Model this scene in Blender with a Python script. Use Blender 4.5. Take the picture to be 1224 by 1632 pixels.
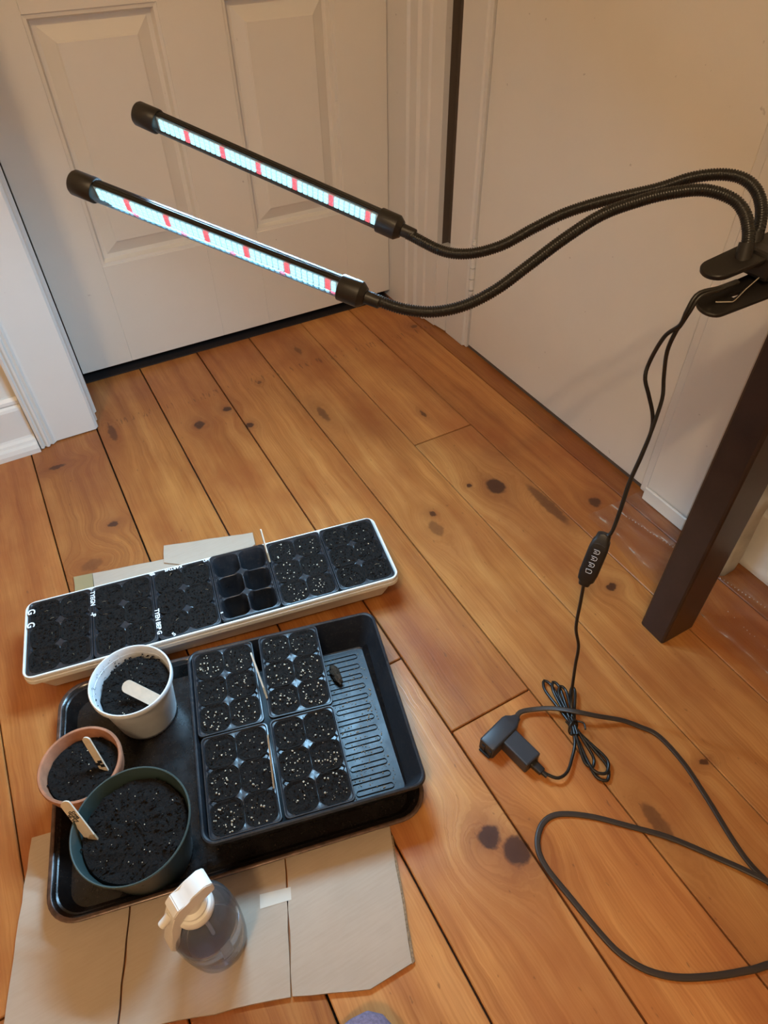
import bpy, bmesh, math, random
from mathutils import Vector, Matrix, noise
random.seed(7)
R = math.radians
for o in list(bpy.data.objects): bpy.data.objects.remove(o, do_unlink=True)
S = bpy.context.scene
COL = S.collection

# ------------------------------------------------------------ camera, world, exposure
def set_camera():
    yaw, pitch, roll = R(28.2407), R(44.9593), R(-1.1735)
    f = Vector((math.sin(yaw)*math.cos(pitch), math.cos(yaw)*math.cos(pitch), -math.sin(pitch)))
    r = Vector((math.cos(yaw), -math.sin(yaw), 0)); u = r.cross(f)
    r2 = math.cos(roll)*r + math.sin(roll)*u
    u2 = -math.sin(roll)*r + math.cos(roll)*u
    cam = bpy.data.cameras.new('camera'); ob = bpy.data.objects.new('camera', cam); COL.objects.link(ob)
    cam.sensor_fit = 'HORIZONTAL'; cam.sensor_width = 36.0; cam.lens = 1062.67/1224*36
    cam.clip_start = .01
    m = Matrix((r2, u2, -f)).transposed().to_4x4(); m.translation = Vector((0, 0, .85))
    ob.matrix_world = m
    S.camera = ob
set_camera()
W = bpy.data.worlds.new('world'); S.world = W; W.use_nodes = True
W.node_tree.nodes['Background'].inputs[0].default_value = (.05, .04, .03, 1)
W.node_tree.nodes['Background'].inputs[1].default_value = .3
S.view_settings.view_transform = 'Standard'; S.view_settings.look = 'None'
S.view_settings.gamma = 1; S.view_settings.use_curve_mapping = False
S.view_settings.exposure = 0.07
BULB_POWER = 25.0          # each of the two warm ceiling bulbs
LED_POWER = 3.6           # each grow-light tube, plant side
LED_BACK = .55             # each grow-light tube, far side
WARM = (1.0, .72, .42); COOL = (.37, .69, 1.0)

# ------------------------------------------------------------ node / material helpers
def mat(name):
    m = bpy.data.materials.new(name); m.use_nodes = True
    nt = m.node_tree; b = nt.nodes['Principled BSDF']
    return m, nt, b
def nd(nt, t, **kw):
    n = nt.nodes.new(t)
    for k, v in kw.items(): setattr(n, k, v)
    return n
def math_n(nt, op, a, b=None, c=None):
    n = nd(nt, 'ShaderNodeMath', operation=op)
    for i, v in enumerate((a, b, c)):
        if v is None: continue
        if isinstance(v, (int, float)): n.inputs[i].default_value = v
        else: nt.links.new(v, n.inputs[i])
    return n.outputs[0]
def vmath(nt, op, a, b=None):
    n = nd(nt, 'ShaderNodeVectorMath', operation=op)
    for i, v in enumerate((a, b)):
        if v is None: continue
        if isinstance(v, (tuple, list)): n.inputs[i].default_value = v
        else: nt.links.new(v, n.inputs[i])
    return n.outputs['Value'] if op in ('LENGTH', 'DOT_PRODUCT') else n.outputs['Vector']
def ramp(nt, fac, stops, interp='LINEAR'):
    n = nd(nt, 'ShaderNodeValToRGB'); n.color_ramp.interpolation = interp
    e = n.color_ramp.elements
    while len(e) < len(stops): e.new(.5)
    for el, (p, c) in zip(e, stops):
        el.position = p; el.color = (c[0], c[1], c[2], 1) if not isinstance(c, (int, float)) else (c, c, c, 1)
    nt.links.new(fac, n.inputs[0]); return n.outputs[0]
def mixc(nt, fac, a, b, mode='MIX'):
    n = nd(nt, 'ShaderNodeMix', data_type='RGBA', blend_type=mode)
    for i, v in ((0, fac), (6, a), (7, b)):
        if isinstance(v, (int, float)): n.inputs[i].default_value = v
        elif isinstance(v, (tuple, list)): n.inputs[i].default_value = (v[0], v[1], v[2], 1)
        else: nt.links.new(v, n.inputs[i])
    return n.outputs[2]
def noise_n(nt, vec, scale, detail=4, rough=.55):
    n = nd(nt, 'ShaderNodeTexNoise'); n.inputs['Scale'].default_value = scale
    n.inputs['Detail'].default_value = detail; n.inputs['Roughness'].default_value = rough
    if vec is not None: nt.links.new(vec, n.inputs['Vector'])
    return n.outputs['Fac']
def bump(nt, b, h, strength=.3, dist=.001):
    n = nd(nt, 'ShaderNodeBump'); n.inputs['Strength'].default_value = strength; n.inputs['Distance'].default_value = dist
    nt.links.new(h, n.inputs['Height']); nt.links.new(n.outputs[0], b.inputs['Normal'])
def obco(nt): return nd(nt, 'ShaderNodeTexCoord').outputs['Object']

def simple(name, col, rough=.5, spec=.5, metal=0, nscale=0, namt=.15, bscale=0, bstr=.3, bdist=.0005, coat=0):
    m, nt, b = mat(name)
    b.inputs['Roughness'].default_value = rough; b.inputs['Metallic'].default_value = metal
    b.inputs['Specular IOR Level'].default_value = spec; b.inputs['Coat Weight'].default_value = coat
    b.inputs['Base Color'].default_value = (*col, 1)
    if nscale:
        f = noise_n(nt, obco(nt), nscale)
        d = tuple(c*(1-namt) for c in col); l = tuple(min(1, c*(1+namt)) for c in col)
        nt.links.new(ramp(nt, f, [(.3, d), (.7, l)]), b.inputs['Base Color'])
    if bscale: bump(nt, b, noise_n(nt, obco(nt), bscale), bstr, bdist)
    return m

# ---- pine boards: grain along Y, knots at their real places
KNOTS = [ # x, y, half width, half length, depth
 (.194,1.167,.011,.012,1),(.263,1.191,.009,.009,1),(.285,1.113,.008,.009,.9),(.617,.705,.017,.021,1),(.575,.731,.005,.005,.9),
 (.476,.701,.006,.006,.8),(.462,.668,.011,.020,.45),(-.032,.965,.009,.007,.9),(.243,.200,.014,.013,1),(.262,.170,.016,.017,1),
 (.432,.113,.010,.026,.55),(.748,.581,.011,.013,.8),(.638,.418,.009,.007,.9),(.434,1.071,.008,.03,.55),(.617,.964,.004,.013,.7),
 (.540,.139,.007,.004,.8),(-.092,1.177,.016,.006,.8),(.029,1.231,.008,.03,.6),(.787,1.286,.009,.008,.6),(.670,.62,.011,.06,.6),
 (-.085,.885,.018,.012,.35),(.36,1.25,.006,.006,.6),(.74,.37,.012,.02,.6),(.49,1.33,.006,.02,.4)]
def wood_floor(knots):
    m, nt, b = mat('pine_board')
    pos = nd(nt, 'ShaderNodeNewGeometry').outputs['Position']
    oi = nd(nt, 'ShaderNodeObjectInfo'); rnd = oi.outputs['Random']; tint = oi.outputs['Color']
    sep = nd(nt, 'ShaderNodeSeparateXYZ'); nt.links.new(pos, sep.inputs[0])
    wob = noise_n(nt, pos, 14, 3)
    wobx = math_n(nt, 'MULTIPLY', math_n(nt, 'SUBTRACT', wob, .5), .010)
    jit = nd(nt, 'ShaderNodeTexNoise'); jit.inputs['Scale'].default_value = 90; jit.inputs['Detail'].default_value = 3; nt.links.new(pos, jit.inputs['Vector'])
    jv = vmath(nt, 'MULTIPLY', vmath(nt, 'SUBTRACT', jit.outputs['Color'], (.5, .5, .5)), (.009, .013, 0))
    pj = vmath(nt, 'ADD', pos, jv)
    core = halo = warp = None
    for (kx, ky, a, l, d) in knots:
        v = vmath(nt, 'MULTIPLY', vmath(nt, 'SUBTRACT', pj, (kx, ky, 0)), (1/a, 1/l, 0))
        q = vmath(nt, 'LENGTH', v)
        c = math_n(nt, 'MULTIPLY', math_n(nt, 'SMOOTH_MIN', math_n(nt, 'MAXIMUM', math_n(nt, 'MULTIPLY', math_n(nt, 'SUBTRACT', 1.12, q), 3.2), 0), 1, .1), d)
        h = math_n(nt, 'MULTIPLY', math_n(nt, 'POWER', 2.718, math_n(nt, 'MULTIPLY', q, -.50)), d)
        sx = nd(nt, 'ShaderNodeSeparateXYZ'); nt.links.new(v, sx.inputs[0])
        w = math_n(nt, 'MULTIPLY', math_n(nt, 'MULTIPLY', sx.outputs[0], a*1.5), math_n(nt, 'POWER', 2.718, math_n(nt, 'MULTIPLY', math_n(nt, 'MULTIPLY', q, q), -.10)))
        core = c if core is None else math_n(nt, 'MAXIMUM', core, c)
        halo = h if halo is None else math_n(nt, 'MAXIMUM', halo, h)
        warp = w if warp is None else math_n(nt, 'ADD', warp, w)
    gx = math_n(nt, 'ADD', sep.outputs[0], wobx)
    if knots: gx = math_n(nt, 'SUBTRACT', gx, warp)
    gx = math_n(nt, 'ADD', gx, math_n(nt, 'MULTIPLY', rnd, 3.7))
    gy = math_n(nt, 'ADD', sep.outputs[1], math_n(nt, 'MULTIPLY', rnd, 11))
    gv = nd(nt, 'ShaderNodeCombineXYZ'); nt.links.new(math_n(nt, 'MULTIPLY', gx, 46), gv.inputs[0]); nt.links.new(math_n(nt, 'MULTIPLY', gy, 1.5), gv.inputs[1])
    nt.links.new(math_n(nt, 'MULTIPLY', rnd, 9), gv.inputs[2])
    g1 = noise_n(nt, gv.outputs[0], 1.0, 3, .5)
    fv = nd(nt, 'ShaderNodeCombineXYZ'); nt.links.new(math_n(nt, 'MULTIPLY', gx, 420), fv.inputs[0]); nt.links.new(math_n(nt, 'MULTIPLY', gy, 9), fv.inputs[1])
    g2 = noise_n(nt, fv.outputs[0], 1.0, 2, .5)
    blot = noise_n(nt, vmath(nt, 'MULTIPLY', pos, (7, 3.2, 1)), 1.0, 4, .6)
    base = ramp(nt, g1, [(.28, (.30, .098, .022)), (.48, (.485, .195, .050)), (.72, (.62, .305, .092))])
    base = mixc(nt, .30, base, ramp(nt, g2, [(.3, (.26, .09, .022)), (.7, (.62, .32, .11))]))
    base = mixc(nt, ramp(nt, blot, [(.38, 0), (.68, .85)]), base, (.29, .084, .022), 'MIX')
    base = mixc(nt, 1.0, base, tint, 'MULTIPLY')
    if knots:
        base = mixc(nt, math_n(nt, 'MULTIPLY', halo, .92), base, (.18, .048, .014))
        base = mixc(nt, math_n(nt, 'MINIMUM', core, .92), base, (.055, .019, .010))
    # worn specks and the row of old tack marks across the boards near the doorway
    sp = noise_n(nt, vmath(nt, 'MULTIPLY', pos, (150, 60, 1)), 1.0, 2, .5)
    base = mixc(nt, ramp(nt, sp, [(.70, 0), (.76, .55)]), base, (.16, .06, .022))
    tk = noise_n(nt, vmath(nt, 'MULTIPLY', pos, (210, 32, 1)), 1.0, 1, .5)
    band = math_n(nt, 'LESS_THAN', math_n(nt, 'ABSOLUTE', math_n(nt, 'SUBTRACT', math_n(nt, 'ADD', sep.outputs[1], math_n(nt, 'MULTIPLY', wobx, 1.2)), 1.263)), .012)
    base = mixc(nt, math_n(nt, 'MULTIPLY', band, ramp(nt, tk, [(.60, 0), (.66, .5)])), base, (.09, .03, .012))
    nt.links.new(base, b.inputs['Base Color'])
    rr = ramp(nt, noise_n(nt, pos, 9, 4), [(.3, .30), (.7, .46)]); nt.links.new(rr, b.inputs['Roughness'])
    b.inputs['Specular IOR Level'].default_value = .42
    bump(nt, b, math_n(nt, 'ADD', g2, math_n(nt, 'MULTIPLY', noise_n(nt, pos, 40, 3), 1.2)), .22, .0008)
    return m

def paint(name, col, rough=.45):
    m, nt, b = mat(name)
    p = nd(nt, 'ShaderNodeNewGeometry').outputs['Position']
    f = noise_n(nt, p, 3.0, 5, .6)
    c = ramp(nt, f, [(.3, tuple(v*.93 for v in col)), (.7, col)])
    s = noise_n(nt, p, 75, 2, .5)
    c = mixc(nt, ramp(nt, s, [(.76, 0), (.80, .5)]), c, (.35, .30, .26))
    nt.links.new(c, b.inputs['Base Color']); b.inputs['Roughness'].default_value = rough
    bump(nt, b, noise_n(nt, p, 60, 3), .12, .0008)
    return m

def soil_mat(name, dark, light):
    m, nt, b = mat(name)
    p = obco(nt)
    f = noise_n(nt, p, 420, 5, .7)
    nt.links.new(ramp(nt, f, [(.35, dark), (.62, light), (.8, tuple(2.2*v for v in light))]), b.inputs['Base Color'])
    b.inputs['Roughness'].default_value = .9; b.inputs['Specular IOR Level'].default_value = .25
    bump(nt, b, noise_n(nt, p, 700, 4, .7), 1.0, .002)
    return m

def cardboard_mat():
    m, nt, b = mat('cardboard')
    p = obco(nt)
    f = noise_n(nt, p, 6, 5, .6); g = noise_n(nt, vmath(nt, 'MULTIPLY', p, (30, 400, 1)), 1.0, 2)
    c = ramp(nt, f, [(.3, (.41, .32, .24)), (.7, (.49, .385, .295))])
    c = mixc(nt, ramp(nt, g, [(.4, 0), (.8, .18)]), c, (.32, .22, .14))
    nt.links.new(c, b.inputs['Base Color']); b.inputs['Roughness'].default_value = .75; b.inputs['Specular IOR Level'].default_value = .25
    bump(nt, b, g, .12, .0005)
    return m

def black_plastic(name, col, rough, dust=.0, spec=.5):
    m, nt, b = mat(name)
    p = obco(nt)
    f = noise_n(nt, p, 35, 5, .65)
    c = ramp(nt, f, [(.35, col), (.8, tuple(v*1.7+.004 for v in col))])
    if dust:
        s = noise_n(nt, p, 260, 4, .75)
        c = mixc(nt, ramp(nt, s, [(.55, 0), (.68, dust)]), c, (.10, .075, .055))
    nt.links.new(c, b.inputs['Base Color'])
    nt.links.new(ramp(nt, f, [(.3, rough*.8), (.75, rough*1.35)]), b.inputs['Roughness'])
    b.inputs['Specular IOR Level'].default_value = spec
    bump(nt, b, noise_n(nt, p, 500, 2), .06, .0004)
    return m

def clear_shell(name, tint, gloss_rough, milk, ior=1.45):
    m = bpy.data.materials.new(name); m.use_nodes = True; nt = m.node_tree
    for n in list(nt.nodes): nt.nodes.remove(n)
    out = nd(nt, 'ShaderNodeOutputMaterial'); tr = nd(nt, 'ShaderNodeBsdfTransparent'); gl = nd(nt, 'ShaderNodeBsdfGlossy')
    tr.inputs[0].default_value = (*tint, 1); gl.inputs['Roughness'].default_value = gloss_rough
    fr = nd(nt, 'ShaderNodeFresnel'); fr.inputs[0].default_value = ior
    mx = nd(nt, 'ShaderNodeMixShader'); nt.links.new(fr.outputs[0], mx.inputs[0]); nt.links.new(tr.outputs[0], mx.inputs[1]); nt.links.new(gl.outputs[0], mx.inputs[2])
    res = mx
    if milk:
        df = nd(nt, 'ShaderNodeBsdfDiffuse'); df.inputs[0].default_value = (.75, .75, .75, 1)
        m2 = nd(nt, 'ShaderNodeMixShader'); m2.inputs[0].default_value = milk
        nt.links.new(mx.outputs[0], m2.inputs[1]); nt.links.new(df.outputs[0], m2.inputs[2]); res = m2
    nt.links.new(res.outputs[0], out.inputs[0])
    return m

def emit(name, col, s):
    m, nt, b = mat(name)
    b.inputs['Base Color'].default_value = (*col, 1)
    b.inputs['Emission Color'].default_value = (*col, 1); b.inputs['Emission Strength'].default_value = s
    b.inputs['Roughness'].default_value = .3
    return m

M = {}
M['wood'] = wood_floor([])
M['gap'] = simple('dark_gap_filler', (.035, .026, .02), .9, .2, nscale=300, namt=.6)
M['paint'] = paint('cream_white_paint', (.78, .735, .66))
M['trim'] = paint('gloss_white_trim_paint', (.74, .71, .665), .33)
M['slit'] = simple('dark_brown_recess', (.115, .085, .062), .8, .2)
M['threshold'] = simple('blackened_threshold', (.022, .017, .016), .8, .2)
M['soil'] = soil_mat('seedling_soil', (.003, .0023, .002), (.015, .0108, .0085))
M['potsoil'] = soil_mat('potting_soil', (.003, .0025, .0022), (.013, .0100, .0085))
M['perlite'] = simple('perlite', (.60, .52, .40), .85, .2, nscale=200, namt=.35)
M['fibre'] = simple('dry_root_fibre', (.26, .19, .12), .8, .2)
M['card'] = cardboard_mat()
M['cardedge'] = simple('cardboard_edge', (.27, .175, .10), .85, .2, nscale=400, namt=.4)
M['tape'] = simple('brown_packing_tape', (.30, .235, .12), .3, .5)
M['tapeclear'] = simple('pale_packing_tape', (.62, .56, .47), .3, .5)
M['pack'] = black_plastic('black_cell_pack_plastic', (.012, .013, .016), .34, .35)
M['tray'] = black_plastic('black_tray_plastic', (.010, .011, .014), .36, .40, .34)
M['pan'] = black_plastic('dark_nonstick_coating', (.008, .006, .0055), .20, .10, .35)
M['panrim'] = simple('worn_bronze_pan_rim', (.10, .055, .04), .3, .6, .3, nscale=120, namt=.5)
M['whitetray'] = simple('white_tray_plastic', (.74, .72, .68), .35, .5, nscale=30, namt=.05)
M['whitepot'] = simple('white_pot_plastic', (.72, .73, .74), .35, .5, nscale=40, namt=.06)
M['terra'] = simple('terracotta', (.36, .155, .085), .8, .25, nscale=60, namt=.22, bscale=300, bstr=.2)
M['greenpot'] = simple('green_glazed_plastic', (.040, .064, .062), .35, .5, nscale=25, namt=.15)
M['stick'] = simple('pale_birch_wood', (.60, .50, .39), .7, .25, nscale=90, namt=.1)
M['stickdirty'] = simple('soil_stained_wood', (.33, .24, .15), .8, .2, nscale=90, namt=.3)
M['ink'] = simple('black_ink', (.012, .012, .015), .7, .2)
M['chalk'] = simple('white_marker', (.78, .80, .82), .7, .2)
M['black'] = simple('matt_black_plastic', (.014, .012, .011), .42, .45)
M['blackgloss'] = simple('satin_black_metal', (.009, .009, .009), .3, .45)
M['grey'] = simple('charcoal_plastic', (.030, .031, .036), .42, .5)
M['cable'] = simple('black_cable_rubber', (.010, .009, .008), .33, .5)
M['extcord'] = simple('brown_cord_rubber', (.040, .026, .018), .42, .45)
M['chrome'] = simple('bare_steel', (.55, .52, .48), .25, .5, 1.0)
M['table'] = simple('espresso_stained_wood', (.028, .015, .011), .35, .5, nscale=25, namt=.25)
M['spray'] = simple('white_sprayer_plastic', (.80, .78, .74), .4, .5)
M['shell'] = clear_shell('clear_lamp_tube', (.97, .99, 1), .08, .04)
M['film'] = clear_shell('clear_plastic_film', (.95, .94, .92), .12, .02, 1.22)
M['ledw'] = emit('cool_white_led', (.42, .86, 1.0), 1.25)
M['ledr'] = emit('red_led', (1.0, .12, .16), 1.0)
M['board'] = simple('white_led_board', (.7, .75, .78), .5)
M['sock'] = simple('mauve_knit_sock', (.23, .18, .25), .95, .1, nscale=300, namt=.25, bscale=900, bstr=.5)
M['bag'] = simple('cream_cloth', (.42, .38, .31), .9, .1, nscale=30, namt=.12)
M['bulb'] = simple('lamp_canopy_enamel', (.7, .66, .6), .4)

M['bottle'] = clear_shell('blue_grey_clear_plastic', (.91, .925, .97), .03, .05, 1.5)
_m, _nt, _b = mat('bluish_water')
_b.inputs['Base Color'].default_value = (.86, .89, .97, 1); _b.inputs['Transmission Weight'].default_value = 1; _b.inputs['Roughness'].default_value = .0; _b.inputs['IOR'].default_value = 1.33
M['water'] = _m

# ------------------------------------------------------------ mesh helpers
def link(name, me, m=None, parent=None, smooth=False):
    o = bpy.data.objects.new(name, me); COL.objects.link(o)
    if m is not None and not me.materials: me.materials.append(m)
    if smooth:
        for p in me.polygons: p.use_smooth = True
    if parent is not None: o.parent = parent
    return o
def from_bm(name, bm, m, parent=None, smooth=False, auto=None):
    bmesh.ops.recalc_face_normals(bm, faces=bm.faces)
    me = bpy.data.meshes.new(name); bm.to_mesh(me); bm.free()
    o = link(name, me, m, parent, smooth or auto is not None)
    if auto is not None: me.set_sharp_from_angle(angle=R(auto))
    return o
def tag(o, label, cat, group=None):
    o['label'] = label; o['category'] = cat
    if group: o['group'] = group
    return o
def struct(o, label=None):
    o['kind'] = 'structure'
    if label: o['label'] = label
    return o
def stuff(o): o['kind'] = 'stuff'; return o
def empty(name, loc=(0, 0, 0), rz=0):
    o = bpy.data.objects.new(name, None); COL.objects.link(o); o.location = loc; o.rotation_euler = (0, 0, rz)
    o.empty_display_size = .02
    return o
def thing(name, label, cat, loc=(0, 0, 0), rz=0, group=None): return tag(empty(name, loc, rz), label, cat, group)

def add_box(bm, lo, hi, bev=0, seg=1):
    r = bmesh.ops.create_cube(bm, size=1)
    c = [(a+b)/2 for a, b in zip(lo, hi)]; s = [b-a for a, b in zip(lo, hi)]
    for v in r['verts']: v.co = Vector((c[i]+v.co[i]*s[i] for i in range(3)))
    if bev:
        es = list({e for v in r['verts'] for e in v.link_edges})
        bmesh.ops.bevel(bm, geom=es, offset=bev, segments=seg, affect='EDGES', profile=.5)
def box(name, lo, hi, m, parent=None, bev=0, seg=1):
    bm = bmesh.new(); add_box(bm, lo, hi, bev, seg); return from_bm(name, bm, m, parent)
def add_loft(bm, rings, cap0=True, cap1=True, closed=True):
    vs = [[bm.verts.new(p) for p in r] for r in rings]
    n = len(rings[0])
    for a, b in zip(vs, vs[1:]):
        for i in range(n if closed else n-1):
            j = (i+1) % n
            bm.faces.new((a[i], a[j], b[j], b[i]))
    if cap0: bm.faces.new(list(reversed(vs[0])))
    if cap1: bm.faces.new(vs[-1])
    return vs
def rrect(w, h, r, n=5, cx=0, cy=0, z=0):
    r = max(min(r, w/2-1e-5, h/2-1e-5), 1e-5); pts = []
    for (sx, sy, a0) in ((1, 1, 0), (-1, 1, 90), (-1, -1, 180), (1, -1, 270)):
        for k in range(n+1):
            a = R(a0+90*k/n)
            pts.append((cx+sx*(w/2-r)+r*math.cos(a), cy+sy*(h/2-r)+r*math.sin(a), z))
    return pts
def circle(r, n, z=0, cx=0, cy=0, ry=None):
    ry = r if ry is None else ry
    return [(cx+r*math.cos(2*math.pi*k/n), cy+ry*math.sin(2*math.pi*k/n), z) for k in range(n)]
def lathe(name, prof, m, parent=None, n=40, cap0=True, cap1=True, auto=40):
    bm = bmesh.new(); add_loft(bm, [circle(r, n, z) for r, z in prof], cap0, cap1)
    return from_bm(name, bm, m, parent, auto=auto)
def smooth_path(pts, step):
    """Catmull-Rom through the points, resampled at an even step."""
    P = [Vector(p) for p in pts]; Q = [P[0]*2-P[1]]+P+[P[-1]*2-P[-2]]; out = []
    for i in range(1, len(Q)-2):
        p0, p1, p2, p3 = Q[i-1:i+3]
        for k in range(16):
            t = k/16
            out.append(.5*((2*p1)+(-p0+p2)*t+(2*p0-5*p1+4*p2-p3)*t*t+(-p0+3*p1-3*p2+p3)*t**3))
    out.append(P[-1])
    res = [out[0]]; acc = 0
    for a, b in zip(out, out[1:]):
        d = (b-a).length
        while acc+d >= step and d > 0:
            t = (step-acc)/d; a = a.lerp(b, t); res.append(a.copy()); d = (b-a).length; acc = 0
        acc += d
    if (res[-1]-out[-1]).length > step*.3: res.append(out[-1])
    return res
def frames(P):
    T = []
    for i in range(len(P)): T.append((P[min(i+1, len(P)-1)]-P[max(i-1, 0)]).normalized())
    up = Vector((0, 0, 1)) if abs(T[0].z) < .9 else Vector((1, 0, 0))
    n = (up-T[0]*up.dot(T[0])).normalized(); F = []
    for t in T:
        n = (n-t*n.dot(t)).normalized(); F.append((t, n, t.cross(n)))
    return F
def add_tube(bm, P, rad, n=10, flat=1.0):
    F = frames(P); rings = []
    for i, (p, (t, a, b)) in enumerate(zip(P, F)):
        r = rad(i) if callable(rad) else rad
        rings.append([p+a*(r*flat*math.sin(2*math.pi*k/n))+b*(r*math.cos(2*math.pi*k/n)) for k in range(n)])
    add_loft(bm, rings)
def tube(name, pts, rad, m, parent=None, n=10, step=.006, flat=1.0):
    bm = bmesh.new(); P = smooth_path(pts, step) if step else [Vector(p) for p in pts]
    add_tube(bm, P, rad, n, flat)
    return from_bm(name, bm, m, parent, auto=50)
def extrude_profile_z(name, prof, z0, z1, m, parent=None, jag=0):
    bm = bmesh.new()
    r0 = [(x, y, z0+(random.random()*jag if jag else 0)) for x, y in prof]; r1 = [(x, y, z1) for x, y in prof]
    add_loft(bm, [r0, r1]); return from_bm(name, bm, m, parent)
def text_mesh(name, s, size, m, parent, loc, rot, extrude=.0002):
    cu = bpy.data.curves.new(name, 'FONT'); cu.body = s; cu.size = size; cu.extrude = extrude
    cu.align_x = 'CENTER'; cu.align_y = 'CENTER'; cu.offset = size*.022; cu.resolution_u = 3
    tmp = bpy.data.objects.new(name, cu); COL.objects.link(tmp)
    bpy.context.view_layer.update()
    me = bpy.data.meshes.new_from_object(tmp.evaluated_get(bpy.context.evaluated_depsgraph_get()))
    bpy.data.objects.remove(tmp, do_unlink=True); me.materials.clear()
    o = link(name, me, m, parent); o.location = loc; o.rotation_euler = rot
    return o

# ============================================================ ROOM
RX = .846     # plane of the right-hand door
WALLB = 1.272 # face of the back wall
# ---- floor: sub floor and every board its own piece
floor = struct(box('floor', (-2.3, -2.3, -.045), (1.1, 2.0, -.009), M['gap']), 'wide orange pine board floor with dark seams and knots')
seams = [-2.25, -2.11, -1.97, -1.84, -1.70, -1.56, -1.43, -1.30, -1.16, -1.03, -.90, -.77, -.64, -.515, -.388, -.259, -.130, .003, .140, .277, .409, .548, .684, .80, .95, 1.08]
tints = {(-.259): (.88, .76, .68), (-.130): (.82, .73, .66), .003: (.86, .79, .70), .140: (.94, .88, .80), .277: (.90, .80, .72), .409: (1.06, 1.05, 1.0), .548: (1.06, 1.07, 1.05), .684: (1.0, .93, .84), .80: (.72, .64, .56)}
cuts = {.548: [.885], .277: [.336], -.388: [.30], .003: [.40], .140: [.47], .684: [-.2], .409: [-.9]}
for i, (a, c) in enumerate(zip(seams, seams[1:])):
    ys = [-2.28] + cuts.get(a, [random.uniform(-1.5, -.4)] if a < -.3 else []) + [1.95]
    for j, (y0, y1) in enumerate(zip(ys, ys[1:])):
        wide = .0026 if a in (.140,.277,.003) or c in (.277, .003) else .0016
        kn = [k for k in KNOTS if a-.02 < k[0] < c+.02 and y0-.06 < k[1] < y1+.06]
        wm = wood_floor(kn) if kn else M['wood']
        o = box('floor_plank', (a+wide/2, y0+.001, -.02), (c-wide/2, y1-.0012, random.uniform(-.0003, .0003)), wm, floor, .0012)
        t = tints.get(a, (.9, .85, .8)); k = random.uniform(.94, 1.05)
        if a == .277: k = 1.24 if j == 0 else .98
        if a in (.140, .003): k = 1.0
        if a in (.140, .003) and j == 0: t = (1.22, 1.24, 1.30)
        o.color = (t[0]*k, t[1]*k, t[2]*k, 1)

# ---- back wall, left of the doorway, and above
wb = struct(box('wall_back', (-2.2, WALLB, 0), (-.02, WALLB+.02, 2.5), M['paint']), 'cream painted wall left of the panelled door')
box('wall_over_door', (-.02, WALLB, 2.12), (.90, WALLB+.02, 2.5), M['paint'], wb)
# baseboard with moulded cap and shoe
def baseboard_x(name, x0, x1, y, label):
    e = struct(empty(name), label)
    prof = [(y, 0), (y-.012, 0), (y-.012, .093), (y-.010, .098), (y-.006, .102), (y-.009, .106), (y-.008, .112), (y-.003, .118), (y, .118)]
    bm = bmesh.new(); add_loft(bm, [[(x0, p[0], p[1]) for p in prof], [(x1, p[0], p[1]) for p in prof]]); from_bm('baseboard_board', bm, M['trim'], e)
    pr = [(y-.012, 0), (y-.030, 0), (y-.030, .010), (y-.027, .018), (y-.021, .021), (y-.019, .026), (y-.014, .030), (y-.012, .034)]
    bm = bmesh.new(); add_loft(bm, [[(x0, p[0], p[1]) for p in pr], [(x1, p[0], p[1]) for p in pr]]); from_bm('shoe_moulding', bm, M['trim'], e)
    return e
baseboard_x('baseboard_back', -2.18, -.110, WALLB, 'white baseboard with moulded shoe left of the door casing')
# left casing of the back doorway: flat board with flutes on its outer edge
cs = struct(empty('trim_1'), 'white door casing with fluted outer edge, left of the panelled door')
F0 = 1.259
prof = [(-.108, WALLB), (-.108, F0-.010), (-.103, F0-.012), (-.100, F0-.006), (-.096, F0-.011), (-.092, F0-.011), (-.089, F0-.004), (-.084, F0-.007), (-.080, F0-.001),
        (-.076, F0), (.002, F0), (.005, F0+.003), (.006, WALLB+.02), (-.1, WALLB+.02)]
extrude_profile_z('casing_board', prof, .001, 2.2, M['trim'], cs, .002)
jb = [(.006, F0+.006), (.0075, F0+.008), (.0085, F0+.03), (.011, F0+.034), (.011, F0+.06), (.016, F0+.064), (.017, 1.475), (-.02, 1.475), (-.02, F0+.006)]
extrude_profile_z('door_jamb', jb, .001, 2.1, M['trim'], cs, .002)
box('head_casing', (-.108, F0, 2.1), (.846, WALLB+.02, 2.2), M['trim'], cs)
box('head_jamb', (.018, WALLB+.021, 2.06), (.80, 1.475, 2.1), M['trim'], cs)

# ---- back door: stiles, rails, raised panels
dY = 1.450
d1 = struct(empty('door_1'), 'cream panelled door with raised fields behind the grow lights')
ST = [(.020, .131), (.352, .469), (.690, .808)]
for (a, c) in ST: box('door_stile', (a, dY, .021), (c, dY+.036, 2.05), M['paint'], d1, .0008)
for (z0, z1) in ((.021, .243), (.665, .84), (1.93, 2.05)):
    for (a, c) in ((.131, .352), (.469, .690)): box('door_rail', (a, dY, z0), (c, dY+.036, z1), M['paint'], d1, .0008)
def raised_panel(x0, x1, z0, z1):
    bm = bmesh.new()
    def ring(i, y): return [(x0+i, y, z0+i), (x1-i, y, z0+i), (x1-i, y, z1-i), (x0+i, y, z1-i)]
    add_loft(bm, [ring(0, dY+.002), ring(.006, dY+.003), ring(.010, dY+.015), ring(.018, dY+.0155), ring(.040, dY+.006), ring(.043, dY+.004)], False, True)
    return from_bm('door_panel', bm, M['paint'], d1)
for (a, c) in ((.131, .352), (.469, .690)):
    raised_panel(a, c, .243, .665); raised_panel(a, c, .84, 1.93)
box('threshold_strip', (.019, 1.4435, -.0005), (.805, 1.52, .0025), M['threshold'], d1, .001)
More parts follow.
